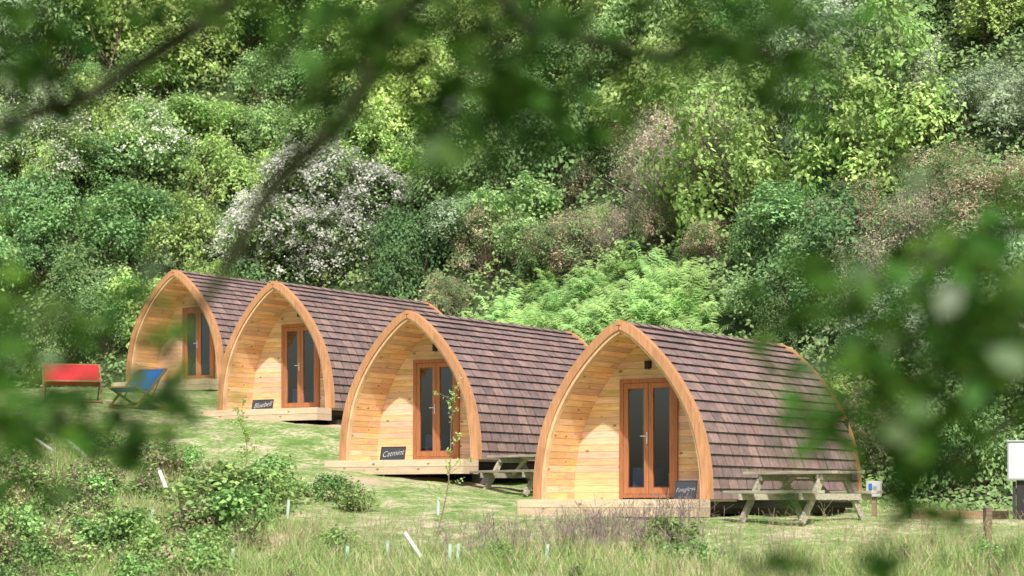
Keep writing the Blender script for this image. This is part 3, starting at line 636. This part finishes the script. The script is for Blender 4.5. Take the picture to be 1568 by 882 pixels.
for i in range(1300):
    Y=rr.uniform(27,46);X=rr.uniform(-.275,.275)*Y
    t=float(tallness(np.array([X]),np.array([Y]))[0])
    if t<.6 or soilmask(np.array([X]),np.array([Y]))[0]>.3 or near_guard(X,Y): continue
    if X>-1 and rr.random()<.45: continue
    o=D.objects.new('weed_clump',weed[rr.integers(5)]); link(o,uw); s=rr.uniform(.25,.75)*(1.3 if X<-4 else .65); o.location=(X,Y,tz(X,Y)-.05); o.rotation_euler=(0,0,rr.uniform(0,6)); o.scale=(s,s*rr.uniform(.7,1.4),s*rr.uniform(.6,1.5))
def sapling(px,pyb,pyt,Y,dx,nleaf=120,seed=0):
    r=np.random.default_rng(seed); x=(px-784)/F*Y; zb=tz(x,Y); top=at(px+dx,pyt,Y); A=np.array([x,Y,zb]);B=np.array(top)
    pts=np.array([A+(B-A)*t+np.array([.06*math.sin(t*5),0,0]) for t in np.linspace(0,1,9)])
    As=[pts[:-1]];Bs=[pts[1:]];R0=[np.linspace(.012,.005,8)];R1=[np.linspace(.011,.004,8)]
    Lp=[]
    for j in range(22):
        t=r.uniform(.15,1); p=A+(B-A)*t+np.array([.06*math.sin(t*5),0,0]); q=p+np.array([r.normal()*.16,r.normal()*.12,r.uniform(.05,.28)])*(1.2-t*.5)
        As.append(p[None]);Bs.append(q[None]);R0.append([.004]);R1.append([.002])
        for k in range(nleaf//22): s=r.uniform(.2,1.05); Lp.append(p+(q-p)*s+r.normal(size=3)*.02)
    V1,F1=sticks(np.vstack(As),np.vstack(Bs),np.concatenate(R0),np.concatenate(R1)); Lp=np.array(Lp); Nn=r.normal(size=Lp.shape)*.7+np.array([0,-.3,.5]);Nn/=np.linalg.norm(Nn,axis=1)[:,None]
    V2,F2=leaves_geo(Lp,Nn,r.uniform(.03,.07,len(Lp)),.5,r)
    C=np.vstack([np.tile((.45,.32,.22),(len(V1),1)),np.repeat(np.array([.45,.62,.2])*r.uniform(.7,1.2,(len(Lp),1)),4,0)])
    link(D.objects.new('sapling_tree',mesh_np('sapling_tree',np.vstack([V1,V2]),np.vstack([F1,F2+len(V1)]),C,M_near)))
sapling(668,800,590,32,35,300,1); sapling(372,700,618,40,4,520,2); sapling(258,740,660,39,6,60,4); sapling(120,700,610,42,3,120,5)

# ------------------------------------------------------------------ overhanging trees close to the viewpoint
r=np.random.default_rng(33)
def tubes(lines):
    As=[];Bs=[];a=[];b=[]
    for P,r0,r1 in lines:
        P=catmull(np.array(P,float),5); rd=np.linspace(r0,r1,len(P)); As.append(P[:-1]);Bs.append(P[1:]);a.append(rd[:-1]);b.append(rd[1:])
    A=np.vstack(As);B=np.vstack(Bs);a=np.concatenate(a);b=np.concatenate(b); m=len(A);K=8
    d=B-A;d/=np.linalg.norm(d,axis=1)[:,None]+1e-9;u=np.cross(d,np.array([.1,.95,.3]));u/=np.linalg.norm(u,axis=1)[:,None]+1e-9;w=np.cross(d,u)
    vs=[]
    for q,rr_ in ((A,a),(B+d*(b*.3)[:,None],b)):
        for k in range(K):
            t=2*math.pi*k/K; vs.append(q+(u*math.cos(t)+w*math.sin(t))*rr_[:,None])
    V=np.stack(vs,1).reshape(-1,3);base=np.arange(m)[:,None]*(2*K)
    return V,np.concatenate([base+np.array([[k,(k+1)%K,K+(k+1)%K,K+k]]) for k in range(K)],0)
def line(pts): return [tuple(at(*p)) for p in pts]
def overhang_tree(name,trunk,limbs,branches,clusters,crown,seed):
    r=np.random.default_rng(seed); e=empty(name)
    V,Fc=tubes([trunk]+limbs+branches)
    allp=np.vstack([catmull(np.array(b[0],float),6) for b in branches+limbs])
    tw=[];LP=[];LN=[];LS=[];LC=[]
    for c in clusters+crown:
        c0=np.array(c[0]);k=c[1];sg=c[2]
        j=np.argmin(np.linalg.norm(allp-c0,axis=1)); a=allp[j]; mid=(a+c0)/2+r.normal(size=3)*.03; mid[2]+=.02
        tw.append(([tuple(a),tuple(mid),tuple(c0)],.0035,.0015))
        cb=r.uniform(.6,1.5)
        for i in range(k):
            s=r.uniform(.35,1.1); p=a+(c0-a)*s if r.random()<.2 else c0; p=p+r.normal(size=3)*np.array([sg,sg*1.2,sg*.8])
            LP.append(p); nn_=np.array([r.normal()*.45,r.normal()*.4-.35,.7]);LN.append(nn_/np.linalg.norm(nn_)); LS.append(r.uniform(.045,.08)); LC.append(np.array([.042,.11,.013])*cb*r.uniform(.7,1.5)*np.array([r.uniform(.8,1.4),1,1]))
    V2,F2=tubes(tw); Vb=np.vstack([V,V2]);Fb=np.vstack([Fc,F2+len(V)])
    o=D.objects.new('trunk_and_limbs',mesh_np('trunk_and_limbs',Vb,Fb,np.tile((.05,.055,.028),(len(Vb),1)),M_bark,smooth=True)); link(o,e)
    LP=np.array(LP);LN=np.array(LN);LS=np.array(LS);m=len(LP)
    a=r.normal(size=(m,3));a[:,2]-=.6;a-=(a*LN).sum(1)[:,None]*LN;a/=np.linalg.norm(a,axis=1)[:,None];b=np.cross(LN,a);s=LS[:,None]
    prof=[(-.5,0,0),(-.25,.26,.04),(.1,.32,.05),(.5,0,-.06),(.1,-.32,.05),(-.25,-.26,.04)]
    Vl=np.stack([LP+a*s*q[0]+b*s*q[1]+LN*s*q[2] for q in prof],1).reshape(-1,3)
    o=D.objects.new('leaves',mesh_np('leaves',Vl,np.arange(6*m).reshape(m,6),np.repeat(np.array(LC),6,0),M_over)); link(o,e)
def cl(lst,Y=4.1,k=28,sg=.055): return [(tuple(at(px,py,Y+r.uniform(-.6,.4))),max(3,int(k*s)),sg*(.45+.55*s)) for px,py,s in lst]
left_clusters=cl([(20,30,1.1),(60,85,1),(10,95,.8),(120,10,.6),(250,8,.5),(330,12,.5),(0,10,.9),(400,5,.5),(20,515,.9),(125,480,.45),(190,455,.35),(20,625,1.0),(0,570,.7),(185,500,.2),(270,515,.2),(150,635,.6),(205,665,.8),(262,645,.6),(300,632,.5),(100,775,.2),(10,670,1.0),(60,660,.7),(90,640,.5),(400,95,.25),(450,60,.3),(380,60,.3),(530,25,1.1),(590,90,.8),(500,100,.3),(620,60,1.0),(640,20,1.1),(480,15,.7),(520,180,.25),(560,60,.8),(0,480,.8),(20,720,.4),(220,690,.3)])
mid_clusters=cl([(680,195,.9),(730,165,1.1),(765,130,1.0),(825,175,1.0),(860,105,.8),(720,245,.7),(700,110,.8),(800,60,.8),(900,190,.8),(950,85,.6),(1000,20,1.0),(1080,40,1.0),(1150,60,.9),(1200,100,.8),(1255,110,.4),(660,150,.6),(740,30,.7),(880,20,.6),(1100,90,.4),(1180,20,1.0),(1240,15,.6),(780,200,.7),(850,210,.5),(1330,8,.2),(1030,60,.6)])
right_clusters=cl([(1350,232,.3),(1405,392,.4),(1262,442,1.0),(1300,460,.9),(1222,480,.6),(1435,425,.9),(1500,380,.9),(1550,350,1.1),(1450,480,.9),(1425,560,1.1),(1250,620,.7),(1238,682,.5),(1375,640,1.0),(1405,705,1.1),(1495,630,.7),(1545,590,.8),(1480,450,.9),(1340,590,.5),(1545,420,1),(1560,500,1),(1430,620,1),(1400,735,.5),(1190,870,.5),(1350,868,.3),(1555,850,.3),(1470,560,.7),(1530,540,.7),(1210,560,.25),(1440,250,.2),(1380,180,.12),(1500,500,.7),(1395,590,.6),(1565,550,.9),(1350,500,.4)])
rc=np.random.default_rng(44)
crownL=[((rc.uniform(-3.2,.2),rc.uniform(2.0,5.0),rc.uniform(1.5,3.6)),26,.18) for _ in range(110)]
crownR=[((rc.uniform(.1,3.4),rc.uniform(2.0,5.2),rc.uniform(1.55,3.6)),26,.18) for _ in range(110)]
zl=tz(-2.9,4.3); zr=tz(2.9,4.9)
overhang_tree('overhanging_tree',([(-2.9,4.3,zl-.1),(-2.85,4.25,-.6),(-2.9,4.3,.6),(-2.8,4.3,1.8),(-2.7,4.2,3.2)],.16,.06),
 [([(-2.85,4.3,.9),(-2.1,4.3,1.55),(-1.2,4.2,1.75),(-.5,4.2,1.6),tuple(at(645,-90,4.2))],.05,.024),
  ([(-2.8,4.3,1.3),(-1.9,4.2,1.75),(-1.0,4.2,1.65),tuple(at(420,-60,4.2))],.045,.02),
  ([(-2.87,4.3,-.1),(-2.0,4.3,.15),(-1.4,4.25,.3),tuple(at(-60,520,4.2))],.03,.008)],
 [(line([(645,-90,4.2),(600,40,4.2),(558,130,4.2),(520,190,4.15),(440,262,4.1),(402,312,4.1),(370,372,4.1),(335,430,4.1),(300,480,4.1),(262,545,4.1)]),.024,.008),
  (line([(420,-60,4.2),(330,20,4.2),(260,68,4.2),(180,118,4.2),(130,152,4.2),(70,168,4.2),(0,195,4.2),(-80,215,4.2)]),.02,.013),
  (line([(-60,520,4.2),(20,510,4.2),(130,492,4.2),(240,470,4.2),(310,455,4.2)]),.006,.003),
  (line([(-60,525,4.2),(10,600,4.2),(90,640,4.2),(180,650,4.2),(310,632,4.2)]),.007,.004)],
 left_clusters,crownL,1)
overhang_tree('overhanging_tree',([(2.9,4.9,zr-.1),(2.85,4.85,-.6),(2.95,4.9,.5),(2.8,4.8,1.8),(2.7,4.7,3.2)],.17,.06),
 [([(2.88,4.9,.9),(2.1,4.6,1.5),(1.2,4.3,1.7),(.4,4.2,1.5),tuple(at(755,-60,4.2))],.05,.02),
  ([(2.9,4.9,.0),(2.2,4.6,.4),(1.6,4.4,.5),tuple(at(1640,380,4.3))],.03,.01)],
 [(line([(755,-60,4.2),(775,5,4.2),(810,38,4.2),(880,55,4.2),(960,76,4.2),(1030,82,4.2),(1120,62,4.2),(1190,85,4.2),(1270,108,4.2)]),.02,.007),
  (line([(775,5,4.2),(760,80,4.2),(740,160,4.2),(720,240,4.2)]),.007,.003),
  (line([(1640,380,4.3),(1560,352,4.3),(1450,385,4.3),(1330,425,4.3),(1225,455,4.3)]),.007,.003),
  (line([(1640,380,4.3),(1560,430,4.3),(1480,480,4.3),(1420,545,4.3),(1320,600,4.3),(1238,665,4.3)]),.007,.003),
  (line([(1640,380,4.3),(1620,560,4.3),(1560,635,4.3),(1490,685,4.3),(1425,722,4.3),(1380,700,4.3)]),.018,.008)],
 mid_clusters+right_clusters,crownR,2)

# ------------------------------------------------------------------ light, sky, camera
el=math.radians(47); az=np.array([.16,-.98]); az/=np.linalg.norm(az)
sd=Vector((az[0]*math.cos(el),az[1]*math.cos(el),math.sin(el)))
su=D.lights.new('sun','SUN'); su.energy=4.8; su.angle=math.radians(1.0); su.color=(1,.955,.88); so=D.objects.new('sun',su); link(so); so.rotation_euler=sd.to_track_quat('Z','Y').to_euler(); so.location=(0,-20,40)
w=D.worlds.new('World'); scene.world=w; w.use_nodes=True; nt=w.node_tree; bg=nt.nodes['Background']; sk=nt.nodes.new('ShaderNodeTexSky'); sk.sky_type='NISHITA'; sk.sun_disc=False; sk.sun_elevation=el; sk.sun_rotation=math.atan2(az[0],az[1]); sk.dust_density=3.5; sk.air_density=1.0
nt.links.new(sk.outputs[0],bg.inputs[0]); bg.inputs[1].default_value=.14
cam=D.cameras.new('camera'); cam.lens=F/1568*36; cam.sensor_width=36; cam.shift_y=331/1568; cam.clip_end=1500; cam.clip_start=.1
cam.dof.use_dof=True; cam.dof.focus_distance=40; cam.dof.aperture_fstop=1.75
co=D.objects.new('camera',cam); link(co); co.location=(0,0,0); co.rotation_euler=(math.pi/2,0,0); scene.camera=co
scene.view_settings.view_transform='Standard'; scene.view_settings.look='None'; scene.view_settings.exposure=0
